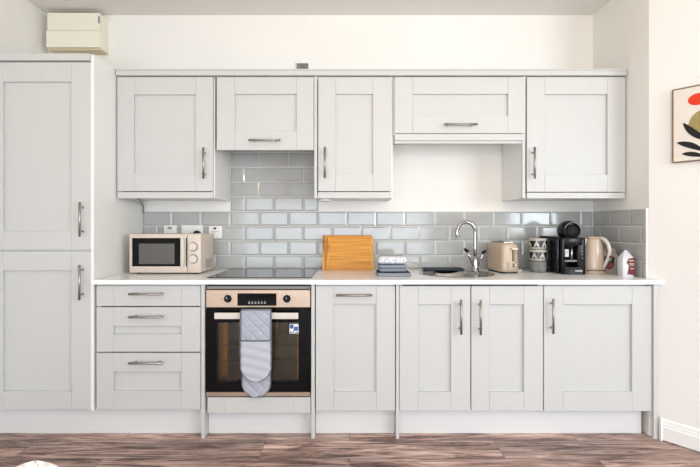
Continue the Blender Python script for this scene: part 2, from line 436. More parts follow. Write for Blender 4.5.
# --- oven housing and the strip under the oven
t = thing('oven_housing', 'light grey oven housing with a narrow blank front below the oven', 'cabinet', (-.51, 2.8, .15))
bm = new(); ox0, ox1 = bx(205.6), bx(311.0)
box(bm, ox0, ox0 + .012, 2.53, 3.07, .165, bz(399.5)); box(bm, ox1 - .012, ox1, 2.53, 3.07, .165, bz(399.5))
box(bm, ox0, ox1, 2.53, 3.07, bz(399.5), bz(397.3)); box(bm, ox0, ox1, 2.53, 3.07, .15, .165)
link('body', bm, 'carcass', t)
shaker('front_panel', t, bx(207.5), bx(310.6), bz(413), bz(397.4), YD, .093, .093, 0, 0, True)

# --- pull-out single door
t = thing('base_cabinet', 'light grey single door base cabinet with a horizontal bar handle, right of the oven', 'cabinet', (.03, 2.8, .15))
carcass(t, bx(315.6), bx(395.4), 2.522, 3.08, .15, .852)
d = shaker('door', t, bx(315.8), bx(395.2), bz(410.6), bz(286), YD, .100, .105, .100, .104)
hhandle(d, hx(336), hx(372.2), hz(295.4), YD)
# --- sink unit
t = thing('sink_cabinet', 'light grey double door base cabinet under the round sink', 'cabinet', (.67, 2.8, .15))
carcass(t, bx(399.6), bx(543.2), 2.522, 3.08, .15, .852, top=False)
d = shaker('door', t, bx(399.6), bx(470.4), bz(410.8), bz(286), YD, .103, .108, .102, .104)
vhandle(d, hx(461.2), hz(334.5), hz(299.8), YD)
d = shaker('door', t, bx(471.4), bx(543.0), bz(410.8), bz(286), YD, .101, .106, .102, .104)
vhandle(d, hx(480.8), hz(335), hz(300.2), YD)
# --- right unit
t = thing('base_cabinet', 'light grey wide single door base cabinet with vertical bar handle, at the right end', 'cabinet', (1.37, 2.8, .15))
carcass(t, bx(543.6), 1.660, 2.532, 3.08, .15, .852)
d = shaker('door', t, bx(544.0), bx(651.8), bz(411.2), bz(286), YD, .106, .109, .102, .108)
vhandle(d, hx(553.4), hz(333.6), hz(298.8), YD)

# --- plinths
def plinth(x0, x1, label, y=2.556):
    bm = new(); box(bm, x0, x1, y, y + .016, 0.0, .1485, .0008)
    tag(link('plinth', bm, 'plinth'), label, 'plinth', 'kickboards under the base units')
plinth(-2.05, bx(201.3), 'long pale kickboard on the floor beneath the tall cabinet and three drawers')
plinth(bx(205.3), bx(311.1), 'short pale kickboard on the floor beneath the oven')
plinth(bx(315.1), bx(395.6), 'short pale kickboard beneath the single door with a horizontal handle')
plinth(bx(399.3), 1.655, 'long pale kickboard on the floor beneath the sink and right end doors')

# --- worktop with a round cut-out for the sink
SX, SY = .660, 2.800
bm = new()
out = [(-1.4195, 2.465), (1.722, 2.465), (1.729, 2.471), (CNR[0] - .004, CNR[1]), (BX - .004, 3.093), (-1.4195, 3.093)]
prism(bm, out, .857, .881, 'Z')
bmesh.ops.bevel(bm, geom=[e for e in bm.edges if all(abs(v.co.y - 2.465) < .001 for v in e.verts) and abs(e.verts[0].co.z - e.verts[1].co.z) < .001], offset=.003, segments=2, affect='EDGES')
wt = link('worktop', bm, 'worktop')
bm = new(); lathe(bm, SX, SY, [(.222, .80), (.222, .95)], 48)
cut = link('cutter', bm, 'worktop')
md = wt.modifiers.new('hole', 'BOOLEAN'); md.operation = 'DIFFERENCE'; md.object = cut; md.solver = 'EXACT'
bpy.context.view_layer.update()
me = bpy.data.meshes.new_from_object(wt.evaluated_get(bpy.context.evaluated_depsgraph_get()))
wt.modifiers.clear(); wt.data = me
bpy.data.objects.remove(cut, do_unlink=True)
tag(wt, 'long white worktop running over all the base units', 'worktop')

# ------------------------------------------------------------------ wall cabinets
YW = 2.73; YWH = YW - .034
wx = lambda x: X(x, YW)
wz = lambda y: Z(y, YW)
vx = lambda x: X(x, YWH)
vz = lambda y: Z(y, YWH)
WT = wz(76.2)
def wall_cab(label, x0, x1, zb, d, pan, handle, strip=None, gl=0.0, zbody=None):
    """d = door pixel box, pan = panel pixel box, handle = ('v', x, y0, y1) or ('h', x0, x1, y)"""
    t = thing('wall_cabinet', label, 'cabinet', ((wx(x0) + wx(x1)) / 2, 2.92, zb), 0, 'wall cabinets in a row above the worktop')
    zd = zb; zb = zbody or zb
    bm = new(); a, b, y0, y1 = wx(x0), wx(x1), YW + .022, 3.096
    box(bm, a, a + T, y0, y1, zb, WT, .0006); box(bm, b - T, b, y0, y1, zb, WT, .0006)
    box(bm, a + T, b - T, y0, y1, zb + .004, zb + .022); box(bm, a + T, b - T, y0, y1, WT - T, WT); box(bm, a + T, b - T, y1 - .01, y1, zb + .022, WT - T)
    link('body', bm, 'carcass', t)
    if gl:
        bm = new(); box(bm, a, a + T, y0 - .019, y0 - .0003, zb, WT, .0008); link('edge_strip', bm, 'door', t)
    dr = shaker('door', t, wx(d[0]), wx(d[2]), wz(d[3]), wz(d[1]), YW, wx(pan[0]) - wx(d[0]), wx(d[2]) - wx(pan[2]), wz(d[1]) - wz(pan[1]), wz(pan[3]) - wz(d[3]))
    if handle[0] == 'v': vhandle(dr, vx(handle[1]), vz(handle[3]), vz(handle[2]), YW)
    else: hhandle(dr, vx(handle[1]), vx(handle[2]), vz(handle[3]), YW)
    if strip:
        bm = new()
        for (p, q, yy) in strip: box(bm, wx(d[0]), wx(d[2]), YW + yy, YW + .021, wz(q), wz(p), .001)
        link('pelmet', bm, 'door', t)
    return t
ZB = wz(198.2)
wall_cab('leftmost light grey wall cabinet, tall single door, over the microwave', 116.6, 213.9, ZB, (117.2, 77, 212.8, 191.2), (134, 94.5, 195.6, 174), ('v', 203.2, 147.5, 178.5), [(192, 198.2, .001)])
wall_cab('short light grey flip-up wall cabinet over the hob and tall tile patch', 216.2, 314.0, wz(150.8), (216.8, 77, 313.6, 150), (234.6, 94, 296.6, 131.6), ('h', 248.6, 280.2, 140), zbody=1.692)
wall_cab('narrow tall light grey wall cabinet over the chopping boards', 314.2, 393.0, ZB, (318.2, 77, 391.4, 191.2), (335.6, 94, 373.0, 173.8), ('v', 324.8, 147, 178), [(192, 198.2, .001)], gl=1)
wall_cab('wide short light grey flip-up wall cabinet over the sink', 393.6, 522.4, wz(143.0), (394.8, 77, 525.6, 133.2), (412.6, 94, 508.2, 115.8), ('h', 444.2, 477.4, 124.2), [(134.0, 140.3, .001), (140.3, 143.2, .012)], zbody=1.735)
wall_cab('rightmost light grey wall cabinet, tall single door, over the kettle', 522.6, 625.8, ZB, (527.0, 77, 625.4, 191.8), (544.8, 94.2, 607.6, 174.4), ('v', 534.8, 147.2, 178.6), [(192.6, 198.4, .001)], gl=1)
bm = new()
box(bm, -1.4135, 1.6715, 2.716, 2.752, WT + .0015, wz(71.0), .002); box(bm, -1.4135, 1.6715, 2.712, 2.752, wz(71.0), wz(69.8), .001)
box(bm, -1.4135, 1.6715, 2.7525, 2.80, WT + .0015, WT + .012)
tag(link('cornice', bm, 'door'), 'long light grey cornice strip along the tops of the wall cabinets', 'cornice')

# ------------------------------------------------------------------ oven
def oven():
    t = thing('built_in_oven', 'built-in stainless and black glass oven with a glove on its handle', 'oven', (-.511, 2.8, .23))
    x0, x1 = bx(206.2), bx(310.4)
    bm = new()                                # outer casing and cavity
    zt, zb = bz(289.5), bz(396)
    cx0, cx1, cz0, cz1 = bx(216), bx(300), bz(383), bz(321)
    ya, yb = 2.545, 2.98
    box(bm, x0 + .006, cx0, ya, yb, zb, zt); box(bm, cx1, x1 - .006, ya, yb, zb, zt)
    box(bm, cx0, cx1, ya, yb, zb, cz0); box(bm, cx0, cx1, ya, yb, cz1, zt); box(bm, cx0, cx1, yb, yb + .01, zb, zt)
    link('body', bm, 'cavity', t)
    for s, x in ((1, cx0), (-1, cx1)):        # upright gold strips: golden reflections put in as coloured boxes
        bm = new(); box(bm, x, x + s * .030, 2.62, 2.66, cz0 + .002, cz1 - .002); link('gold_reflection', bm, 'goldreflect', t)
    for zz in (bz(350.5), bz(366)):
        bm = new()
        for yy in (2.60, 2.92): tube(bm, [(cx0 + .006, yy, zz), (cx1 - .006, yy, zz)], .0035, 8)
        for k in range(15):
            xx = cx0 + .02 + (cx1 - cx0 - .04) * k / 14
            tube(bm, [(xx, 2.60, zz + .002), (xx, 2.92, zz + .002)], .0016, 6)
        link('rack', bm, 'steel', t)
    bm = new(); box(bm, x0, x1, YD + .012, YD + .04, bz(289.3), bz(285.4), .001)
    box(bm, x0 + .004, x1 - .004, YD + .010, YD + .013, bz(286.4), bz(285.5), mi=1)
    link('vent_strip', bm, ['grey', 'blackmat'], t)
    bm = new(); box(bm, x0, x1, YD - .004, YD + .04, bz(307.4), bz(289.8), .002)
    cp = link('control_panel', bm, 'ovensteel', t)
    for kx in (227.0, 286.4):
        x, z = X(kx, YD - .02), Z(299.2, YD - .02)
        bm = new(); lathe(bm, x, z, [(.0215, YD - .0035), (.0215, YD - .007), (.0165, YD - .008), (.0150, YD - .026), (.012, YD - .028)], 28, axis='Y')
        kb = link('knob', bm, 'black', t)
        bm = new(); box(bm, x - .0012, x + .0012, YD - .0295, YD - .0278, z + .004, z + .013); link('pointer', bm, 'white', kb)
    for kx in (227.0, 286.4):
        bm = new()
        for a in range(8):
            an = PI * .5 + a * PI / 4
            x, z = bx(kx) + .030 * math.cos(an), bz(299.1) + .030 * math.sin(an)
            box(bm, x - .0014, x + .0014, YD - .0048, YD - .0041, z - .0014, z + .0014)
        link('dial_marks', bm, 'blackmat', cp)
    bm = new(); box(bm, bx(237.6), bx(276.6), YD - .0052, YD - .0042, bz(305.6), bz(293.2), .0003)
    ds = link('display', bm, 'blackglass', cp)
    bm = new()
    for k in range(6):
        x = bx(248.5) + k * .0175
        box(bm, x, x + .010, YD - .0058, YD - .0053, bz(303.6), bz(302.2))
        box(bm, x + .001, x + .009, YD - .0058, YD - .0053, bz(301.6), bz(301.0))
    link('touch_keys', bm, 'greyline', ds)
    # door: black glass frame + smoked window + steel foot rail + bar handle
    bm = new(); zt, zb = bz(308.2), bz(391.6)
    wx0, wx1, wz0, wz1 = bx(217.2), bx(298.6), bz(381.4), bz(322.2)
    box(bm, x0, wx0, YD - .004, YD + .036, zb, zt); box(bm, wx1, x1, YD - .004, YD + .036, zb, zt)
    box(bm, wx0, wx1, YD - .004, YD + .036, zb, wz0); box(bm, wx0, wx1, YD - .004, YD + .036, wz1, zt)
    dr = link('door', bm, 'blackglass', t)
    bm = new(); box(bm, wx0, wx1, YD - .003, YD + .001, wz0, wz1); link('window', bm, 'ovenglass', dr)
    bm = new(); yh = YD - .048; zz0, zz1 = Z(319.2, yh), Z(313.0, yh)
    box(bm, X(214.2, yh), X(298.2, yh), yh, yh + .016, zz0, zz1, .003, 2)
    for xx in (221, 291): box(bm, X(xx, yh) - .008, X(xx, yh) + .008, yh + .016, YD - .004, zz0 + .006, zz1 - .006)
    link('handle', bm, 'creamdark', dr)
    bm = new(); box(bm, x0, x1, YD - .004, YD + .03, bz(395.8), bz(392), .001); link('foot_rail', bm, 'ovensteel', dr)
    bm = new(); ys = YD - .0045
    box(bm, bx(289.6), bx(298.6), ys, ys + .0006, bz(333.2), bz(323.8))
    box(bm, bx(290.0), bx(293.6), ys - .0004, ys, bz(328.4), bz(324.4), mi=1); box(bm, bx(294.2), bx(298.2), ys - .0004, ys, bz(330.5), bz(326.6), mi=1)
    box(bm, bx(290.2), bx(292.6), ys - .0004, ys, bz(332.6), bz(331.4), mi=1); box(bm, bx(293.4), bx(294.4), ys - .0004, ys, bz(332.6), bz(329.2), mi=1)
    box(bm, bx(295.4), bx(298.2), ys - .0004, ys, bz(332.6), bz(331.6), mi=1)
    link('sticker', bm, ['white', 'blue'], dr)
oven()

# ------------------------------------------------------------------ double oven glove over the handle
def glove_sheet(x0, x1, ztop, zbot, y_of, quilt=True, th=.010, round_r=None, rad=None):
    """padded strip with a rounded lower end; y_of(z) gives its front surface"""
    bm = new(); nx, nz = 40, 120
    w = (x1 - x0) / 2; cx = (x0 + x1) / 2
    F_, B_ = [], []
    for j in range(nz + 1):
        v = j / nz; z = ztop + (zbot - ztop) * v
        d = z - zbot
        hw = w if d >= w else math.sqrt(max(0.0, w * w - (w - d) ** 2)) + .0015
        fr, br = [], []
        for i in range(nx + 1):
            u = -1 + 2 * i / nx; x = cx + u * hw
            e = min(1 - abs(u), .25) / .25
            puff = math.sqrt(max(0, 1 - (1 - e) ** 2)) * th * .5
            q = 0
            if quilt:
                s = .062; a = abs(math.sin(PI * (x + z) / s)); b = abs(math.sin(PI * (x - z) / s))
                q = (1 - min(1, min(a, b) * 2.0)) * .007 * min(1, e * 1.5)
            if not quilt: q = .002 * math.sin(z * 120 + x * 30) + .0012 * math.sin(z * 75 - x * 60)
            y = y_of(z)
            fr.append(bm.verts.new((x, y - puff + q, z))); br.append(bm.verts.new((x, y + th * .3, z)))
        F_.append(fr); B_.append(br)
    for j in range(nz):
        for i in range(nx):
            f = bm.faces.new((F_[j][i], F_[j][i + 1], F_[j + 1][i + 1], F_[j + 1][i])); f.smooth = True
            bm.faces.new((B_[j][i], B_[j + 1][i], B_[j + 1][i + 1], B_[j][i + 1]))
        bm.faces.new((F_[j][0], F_[j + 1][0], B_[j + 1][0], B_[j][0])); bm.faces.new((F_[j][nx], B_[j][nx], B_[j + 1][nx], F_[j + 1][nx]))
    for i in range(nx):
        bm.faces.new((F_[0][i], B_[0][i], B_[0][i + 1], F_[0][i + 1])); bm.faces.new((F_[nz][i], F_[nz][i + 1], B_[nz][i + 1], B_[nz][i]))
    return bm
def edge_path(x0, x1, ztop, zbot, y_of, n=18):
    w = (x1 - x0) / 2; cx = (x0 + x1) / 2
    p = [(x0, y_of(ztop), ztop), (x0, y_of((ztop + zbot + w) / 2), (ztop + zbot + w) / 2)]
    for k in range(n + 1):
        a = PI + PI * k / n
        z = zbot + w + w * math.sin(a); p.append((cx + w * math.cos(a), y_of(z), z))
    p += [(x1, y_of((ztop + zbot + w) / 2), (ztop + zbot + w) / 2), (x1, y_of(ztop), ztop)]
    return p
def glove():
    yh = YD - .052
    gx0, gx1 = X(241.4, yh), X(271.4, yh)
    t = thing('oven_glove', 'long grey quilted double oven glove folded over the oven door handle', 'oven glove', ((gx0 + gx1) / 2, yh, Z(313, yh)))
    ztop = Z(310.8, yh - .01)
    yf = lambda z: yh - .010 - .004 * math.sin((z - .4) * 9)
    yb = lambda z: yh + .024
    # rear half hangs between bar and door, longer than the front half
    zb2 = Z(397.0, yh + .024)
    link('rear_mitt', glove_sheet(gx0 - .001, gx1 - .010, ztop - .004, zb2, yb, True, .012), 'glove', t)
    bm = new(); tube(bm, edge_path(gx0 - .001, gx1 - .010, ztop - .004, zb2, yb), .0045, 8); link('rear_piping', bm, 'piping', t)
    zf = Z(381.2, yh - .012); zseam = Z(340.2, yh - .012)
    link('front_mitt', glove_sheet(gx0, gx1, ztop, zf, yf, True, .012), 'glove', t)
    link('pocket', glove_sheet(gx0 + .001, gx1 - .001, zseam, zf, lambda z: yf(z) - .006, False, .010), 'glovepale', t)
    bm = new(); tube(bm, edge_path(gx0, gx1, ztop, zf, lambda z: yf(z) - .004), .0046, 8)
    tube(bm, [(gx0, yf(zseam) - .010, zseam), ((gx0 + gx1) / 2, yf(zseam) - .013, zseam), (gx1, yf(zseam) - .010, zseam)], .004, 8)
    link('front_piping', bm, 'piping', t)
    bm = new()                                # fold over the bar
    n = 10
    rows = []
    for k in range(n + 1):
        a = PI * k / n
        y = yh + .007 - .019 * math.cos(a); z = ztop - .004 + .011 * math.sin(a)
        rows.append([bm.verts.new((gx0 + .001 + (gx1 - gx0 - .002) * i / 8, y, z)) for i in range(9)])
    for k in range(n):
        for i in range(8):
            f = bm.faces.new((rows[k][i], rows[k][i + 1], rows[k + 1][i + 1], rows[k + 1][i])); f.smooth = True
    r = bmesh.ops.solidify(bm, geom=bm.faces[:], thickness=.004)
    link('fold', bm, 'glove', t)
glove()

# ------------------------------------------------------------------ hob
t = thing('induction_hob', 'flush black glass induction hob in the worktop above the oven', 'hob', (-.515, 2.8, .881))
bm = new(); box(bm, X(207, 2.553), X(311.6, 2.553), 2.553, 3.07, .8814, .8865, .0015); link('glass', bm, 'hobglass', t)
def ringflat(bm, cx, cy, r, w, z, n=40):
    a = [bm.verts.new((cx + r * math.cos(2 * PI * k / n), cy + r * math.sin(2 * PI * k / n), z)) for k in range(n)]
    b = [bm.verts.new((cx + (r - w) * math.cos(2 * PI * k / n), cy + (r - w) * math.sin(2 * PI * k / n), z)) for k in range(n)]
    for k in range(n): bm.faces.new((a[k], a[(k + 1) % n], b[(k + 1) % n], b[k]))
for cx, cy, r in ((-.66, 2.94, .09), (-.37, 2.94, .075), (-.66, 2.72, .075), (-.37, 2.72, .10)):
    bm = new(); ringflat(bm, cx, cy, r, .002, .8868); link('zone_ring', bm, 'greyline', t)

# ------------------------------------------------------------------ sink, tap, tray
t = thing('sink', 'round stainless steel sink set into the white worktop', 'sink', (SX, SY, .881))
BCX, BCY, BR = SX - .03, SY - .02, .165
bm = new(); n = 56
def ringv(cx, cy, r, z): return [bm.verts.new((cx + r * math.cos(2 * PI * k / n), cy + r * math.sin(2 * PI * k / n), z)) for k in range(n)]
rs = [ringv(SX, SY, .231, .8812), ringv(SX, SY, .229, .8840), ringv(SX, SY, .222, .8852), ringv(SX, SY, .214, .8838), ringv(BCX, BCY, BR + .006, .8838), ringv(BCX, BCY, BR, .880),
      ringv(BCX, BCY, BR - .004, .80), ringv(BCX, BCY, BR - .02, .745), ringv(BCX, BCY, BR - .05, .735), ringv(BCX, BCY, .04, .731), ringv(BCX, BCY, .001, .731)]
for a, b in zip(rs[:-1], rs[1:]):
    for k in range(n):
        f = bm.faces.new((a[k], a[(k + 1) % n], b[(k + 1) % n], b[k])); f.smooth = True
link('bowl', bm, 'chrome', t)
bm = new(); lathe(bm, BCX, BCY, [(.038, .7316), (.038, .7335), (.028, .7345), (.027, .7325), (.001, .7325)], 28); link('drain', bm, 'steel', t)

FX, FY = X(475.2, 2.93), 2.93
t = thing('mixer_tap', 'chrome swan-neck mixer tap with two lever handles behind the sink', 'tap', (FX, FY, .884))
bm = new(); lathe(bm, FX, FY, [(.026, .8842), (.026, .889), (.021, .893), (.019, .915), (.0165, .955), (.0135, .975), (.001, .976)], 28); link('base', bm, 'chrome', t)
bm = new(); R = .0605; zs = Z(232.5, 2.93)
pts = [(FX, FY, .965), (FX, FY, 1.03), (FX, FY, zs)]
for k in range(1, 19):
    a = PI * k / 18 * 1.06; pts.append((FX - R + R * math.cos(a), FY - .01 * math.sin(a / 2), zs + R * 1.12 * math.sin(a)))
p = pts[-1]; pts.append((p[0] + .002, p[1], p[2] - .012))
tube(bm, pts, .0118, 16)
tube(bm, [(p[0] + .001, p[1], p[2] - .004), (p[0] + .003, p[1], p[2] - .018)], 0.0135, 14)
link('spout', bm, 'chrome', t)
for s in (-1, 1):
    bm = new()
    q0 = (FX + s * .012, FY - .012, .915); q1 = (FX + s * .040, FY - .022, .975) if s < 0 else (FX + s * .034, FY - .022, .972)
    q2 = (FX + s * .060, FY - .028, 1.016) if s < 0 else (FX + s * .044, FY - .026, 1.006)
    tube(bm, [q0, q1, q2], [.010, .009, .0085], 12)
    h = link('lever', bm, 'chrome', t)
    bm = new(); q3 = (q2[0] + s * .018, q2[1] - .006, q2[2] + .012)
    tube(bm, [(q2[0] - s * .004, q2[1], q2[2] - .006), q2, q3], [.0105, .0105, .008], 12); link('lever_grip', bm, 'blackmat', h)

t = thing('draining_tray', 'dark shallow draining tray lying at the back of the sink, left of the tap', 'tray', (.60, 3.0, .885))
bm = new(); tx0, tx1, ty0, ty1 = X(424, 2.93), X(464, 2.95), 2.925, 3.05
prism(bm, rrect(tx0, tx1, ty0, ty1, .02), .8866, .8906, 'Z')
link('base', bm, 'tray', t)
bm = new()
op, ip = rrect(tx0, tx1, ty0, ty1, .02), rrect(tx0 + .006, tx1 - .006, ty0 + .006, ty1 - .006, .015)
vo = [[bm.verts.new((x, y, z)) for x, y in op] for z in (.8906, .8965)]; vi = [[bm.verts.new((x, y, z)) for x, y in ip] for z in (.8906, .8965)]
m_ = len(op)
for k in range(m_):
    j = (k + 1) % m_
    bm.faces.new((vo[0][k], vo[0][j], vo[1][j], vo[1][k])); bm.faces.new((vi[0][k], vi[1][k], vi[1][j], vi[0][j])); bm.faces.new((vo[1][k], vo[1][j], vi[1][j], vi[1][k]))
link('rim', bm, 'tray', t)

# ------------------------------------------------------------------ microwave
def microwave():
    Yf = 2.765; mx = lambda x: X(x, Yf); mz = lambda y: Z(y, Yf)
    x0, x1, z1, z0 = mx(129.2), mx(200.8), mz(234.0), mz(272.8)
    t = thing('microwave', 'cream countertop microwave with two dials beside the tall cabinet', 'microwave', ((x0 + x1) / 2, 2.89, .881))
    bm = new(); box(bm, x0, x1, Yf + .012, 3.03, z0, z1, .006, 2)
    for k in range(9):
        box(bm, x1 - .0005, x1 + .0008, 2.86 + k * .014, 2.866 + k * .014, z0 + .02, z0 + .075, mi=1)
    link('body', bm, ['cream', 'grey'], t, smooth=True)
    bm = new()
    for fx in (x0 + .04, x1 - .04):
        for fy in (2.81, 2.99): pass
    bm.free()
    for fx in (x0 + .04, x1 - .04):
        for fy in (2.81, 2.99):
            bm = new(); lathe(bm, fx, fy, [(.012, .8812), (.014, z0 + .001)], 14); link('foot', bm, 'blackmat', t)
    xs = mx(187.1)
    bm = new(); box(bm, x0, xs - .0008, Yf, Yf + .013, z0, z1, .004, 2); d = link('door', bm, 'cream', t, smooth=True)
    bm = new(); box(bm, mx(132.2), mx(180.4), Yf - .0012, Yf + .002, mz(266.4), mz(238), .0005); w = link('window', bm, 'blackglass', d)
    bm = new(); box(bm, mx(139), mx(174.6), Yf - .0018, Yf - .0012, mz(264), mz(243.6), .0001); link('mesh_screen', bm, 'screen', w)
    bm = new(); box(bm, mx(186.0), xs - .001, Yf - .0012, Yf + .002, mz(266.6), mz(237.6)); link('handle_recess', bm, 'blackmat', d)
    bm = new()
    hp = [(mx(181.4), Yf - .004, mz(237.2)), (mx(182.6), Yf - .016, mz(239.5)), (mx(183.4), Yf - .020, mz(252)), (mx(182.6), Yf - .016, mz(264.5)), (mx(181.4), Yf - .004, mz(266.8))]
    n = len(hp); rows = []
    for (hx_, hy_, hz_) in hp: rows.append([bm.verts.new(c) for c in ((hx_ - .005, hy_ + .004, hz_), (hx_ - .003, hy_ - .004, hz_), (hx_ + .012, hy_ - .004, hz_), (hx_ + .015, hy_ + .004, hz_), (hx_ + .012, Yf + .001, hz_), (hx_ - .004, Yf + .001, hz_))])
    for i in range(n - 1):
        for k in range(6): bm.faces.new((rows[i][k], rows[i][(k + 1) % 6], rows[i + 1][(k + 1) % 6], rows[i + 1][k]))
    bm.faces.new(rows[0]); bm.faces.new(rows[-1][::-1])
    link('handle', bm, 'creamdark', d, smooth=True)
    bm = new(); box(bm, xs + .0008, x1, Yf, Yf + .013, z0, z1, .004, 2); cp = link('control_panel', bm, 'cream', t, smooth=True)
    for cy in (246.6, 258.9):
        x, z = mx(193.4), mz(cy)
        bm = new(); lathe(bm, x, z, [(.029, Yf - .0003), (.029, Yf - .003), (.0265, Yf - .003)], 32, axis='Y'); rg = link('dial_ring', bm, 'dialgrey', cp)
        bm = new(); lathe(bm, x, z, [(.0245, Yf - .002), (.0235, Yf - .016), (.021, Yf - .018), (.001, Yf - .018)], 32, axis='Y', smooth=False)
        box(bm, x - .004, x + .004, Yf - .021, Yf - .017, z - .020, z + .020, .001)
        link('knob', bm, 'creamdark', cp)
M['screen'] = mat('microwave_screen', (0.10, 0.095, 0.088, 1), 0.25, noise=0.1, scale=(400, 400, 400))
M['dialgrey'] = mat('dial_ring_grey', (0.26, 0.22, 0.20, 1), 0.4, noise=0.02)
microwave()

# ------------------------------------------------------------------ sockets, spur, consumer unit
YS = 3.088
def plate(name, x0, x1, yt, yb, label, cat, Yp=YS, yw=None):
    t = thing(name, label, cat, (X((x0 + x1) / 2, Yp), Yp, Z(yb, Yp)))
    bm = new(); box(bm, X(x0, Yp), X(x1, Yp), Yp - .010, yw or Yp, Z(yb, Yp), Z(yt, Yp), .002, 2); link('faceplate', bm, 'white', t)
    return t
t = plate('switch_plate', 164.3, 177.0, 225.4, 238, 'white fused switch plate on the tiles, leftmost of three behind the microwave', 'switch')
bm = new(); box(bm, X(168.4, YS), X(172.4, YS), YS - .0135, YS - .0095, Z(229.0, YS), Z(226.9, YS), .0008); link('rocker', bm, 'grey', t)
bm = new(); box(bm, X(168.0, YS), X(173.2, YS), YS - .012, YS - .0095, Z(236, YS), Z(231.5, YS), .0005); link('fuse_carrier', bm, 'white', t)
t = plate('double_socket', 181.8, 203.2, 225.2, 238, 'white double wall socket on the tiles with a black plug, half hidden by the microwave', 'socket')
for x in (185.5, 197.0):
    bm = new(); box(bm, X(x, YS), X(x + 2.6, YS), YS - .013, YS - .0095, Z(229.6, YS), Z(226.6, YS), .0006); link('rocker', bm, 'white', t)
t = thing('plug', 'black plug pushed into the double socket behind the microwave', 'plug', (X(196.8, YS), YS - .03, Z(234, YS)))
bm = new(); px_, pz_ = X(196.8, 3.06), Z(235.2, 3.06)
prism(bm, [(px_ + .026 * math.cos(a * PI / 12), pz_ + .032 * math.sin(a * PI / 12)) for a in range(13)] + [(px_ - .022, pz_ - .022), (px_ + .022, pz_ - .022)], YS - .036, YS - .0105, 'Y')
link('body', bm, 'black', t)
bm = new(); tube(bm, [(px_, YS - .024, pz_ - .02), (px_, YS - .024, pz_ - .05), (px_ - .02, YS - .024, pz_ - .08)], .004, 8); link('lead', bm, 'black', t)
t = plate('cooker_switch', 209.2, 222.2, 226.0, 238.4, 'square white isolator switch plate on the tiles right of the microwave', 'switch')
bm = new(); box(bm, X(214.0, YS), X(216.8, YS), YS - .0135, YS - .0095, Z(229.4, YS), Z(227.4, YS), .0008); link('neon', bm, 'neonred', t) if 'neonred' in M else link('neon', bm, 'red', t)
bm = new(); box(bm, X(212.0, YS), X(216.4, YS), YS - .0108, YS - .0098, Z(232.2, YS), Z(231.4, YS)); box(bm, X(216.8, YS), X(219, YS), YS - .0108, YS - .0098, Z(231.9, YS), Z(231.4, YS)); link('print', bm, 'greyline', t)

t = thing('socket_plate', 'small grey and white socket plate on the wall, peeping over the wall cabinet cornice', 'socket', (X(303, 3.1), 3.1, 2.21))
bm = new(); box(bm, X(295.8, 3.1), X(310.2, 3.1), 3.088, 3.0995, 2.205, Z(62.2, 3.1), .002, 2); link('faceplate', bm, 'white', t)
bm = new(); box(bm, X(296.6, 3.085), X(308.4, 3.085), 3.080, 3.0885, 2.215, Z(63.4, 3.085), .001); link('rocker', bm, 'spur', t) if 'spur' in M else link('rocker', bm, 'spurgrey', t) if 'spurgrey' in M else link('rocker', bm, 'mugstone', t)

def fusebox():
    Yf = 3.0; x0, x1 = X(47.2, Yf), X(100, Yf); zt, zs, zb = Z(12.8, Yf), Z(30.4, Yf), Z(47.2, Yf)
    t = thing('consumer_unit', 'cream plastic fuse box high on the wall above the tall cabinet', 'fuse box', ((x0 + x1) / 2, 3.05, zb))
    bm = new(); box(bm, x0 + .004, x1, Yf + .016, 3.0985, zb - .004, zt - .002, .002); link('body', bm, 'ivory', t)
    bm = new(); box(bm, x0 - .004, x1 + .003, Yf + .006, 3.0985, zb - .016, zb - .004, .002); link('base_tray', bm, 'ivorydark', t)
    bm = new(); box(bm, x0, x1, Yf, Yf + .0155, zs + .0015, zt, .002, 2); d = link('upper_cover', bm, 'ivory', t)
    bm = new(); box(bm, X(98.2, Yf), X(100.0, Yf), Yf - .003, Yf + .001, Z(23.4, Yf), Z(16.4, Yf), .0005); link('latch', bm, 'grey', d)
    bm = new(); box(bm, x0 - .005, x1 - .001, Yf - .004, Yf + .0155, zb - .002, zs - .0015, .002, 2); link('lower_flap', bm, 'ivory', t)
fusebox()

# puck light under the narrow wall cabinet, and a loose lead under the first one
t = thing('puck_light', 'small round light under the narrow wall cabinet', 'light', (X(325, 2.82), 2.84, ZB))
bm = new(); lathe(bm, X(325.2, 2.80), 2.84, [(.036, ZB + .0035), (.036, ZB - .010), (.031, ZB - .0125), (.001, ZB - .0125)], 28); link('housing', bm, 'white', t)
bm = new(); lathe(bm, X(325.2, 2.80), 2.84, [(.028, ZB - .0127), (.027, ZB - .0145), (.001, ZB - .0145)], 28); link('lens', bm, 'mugwhite', t)
bm = new()
tube(bm, [(X(136.4, 2.78), 2.79, ZB + .003), (X(139, 2.88), 2.90, ZB - .006), (X(141.6, 3.03), 3.03, ZB - .018), (X(142.6, 3.08), 3.085, ZB - .03), (X(143.4, 3.09), 3.086, ZT - .01)], .0045, 8)
tag(link('lighting_lead', bm, 'grey'), 'thin lead running from under the first wall cabinet into the corner by the tall cabinet', 'cable')

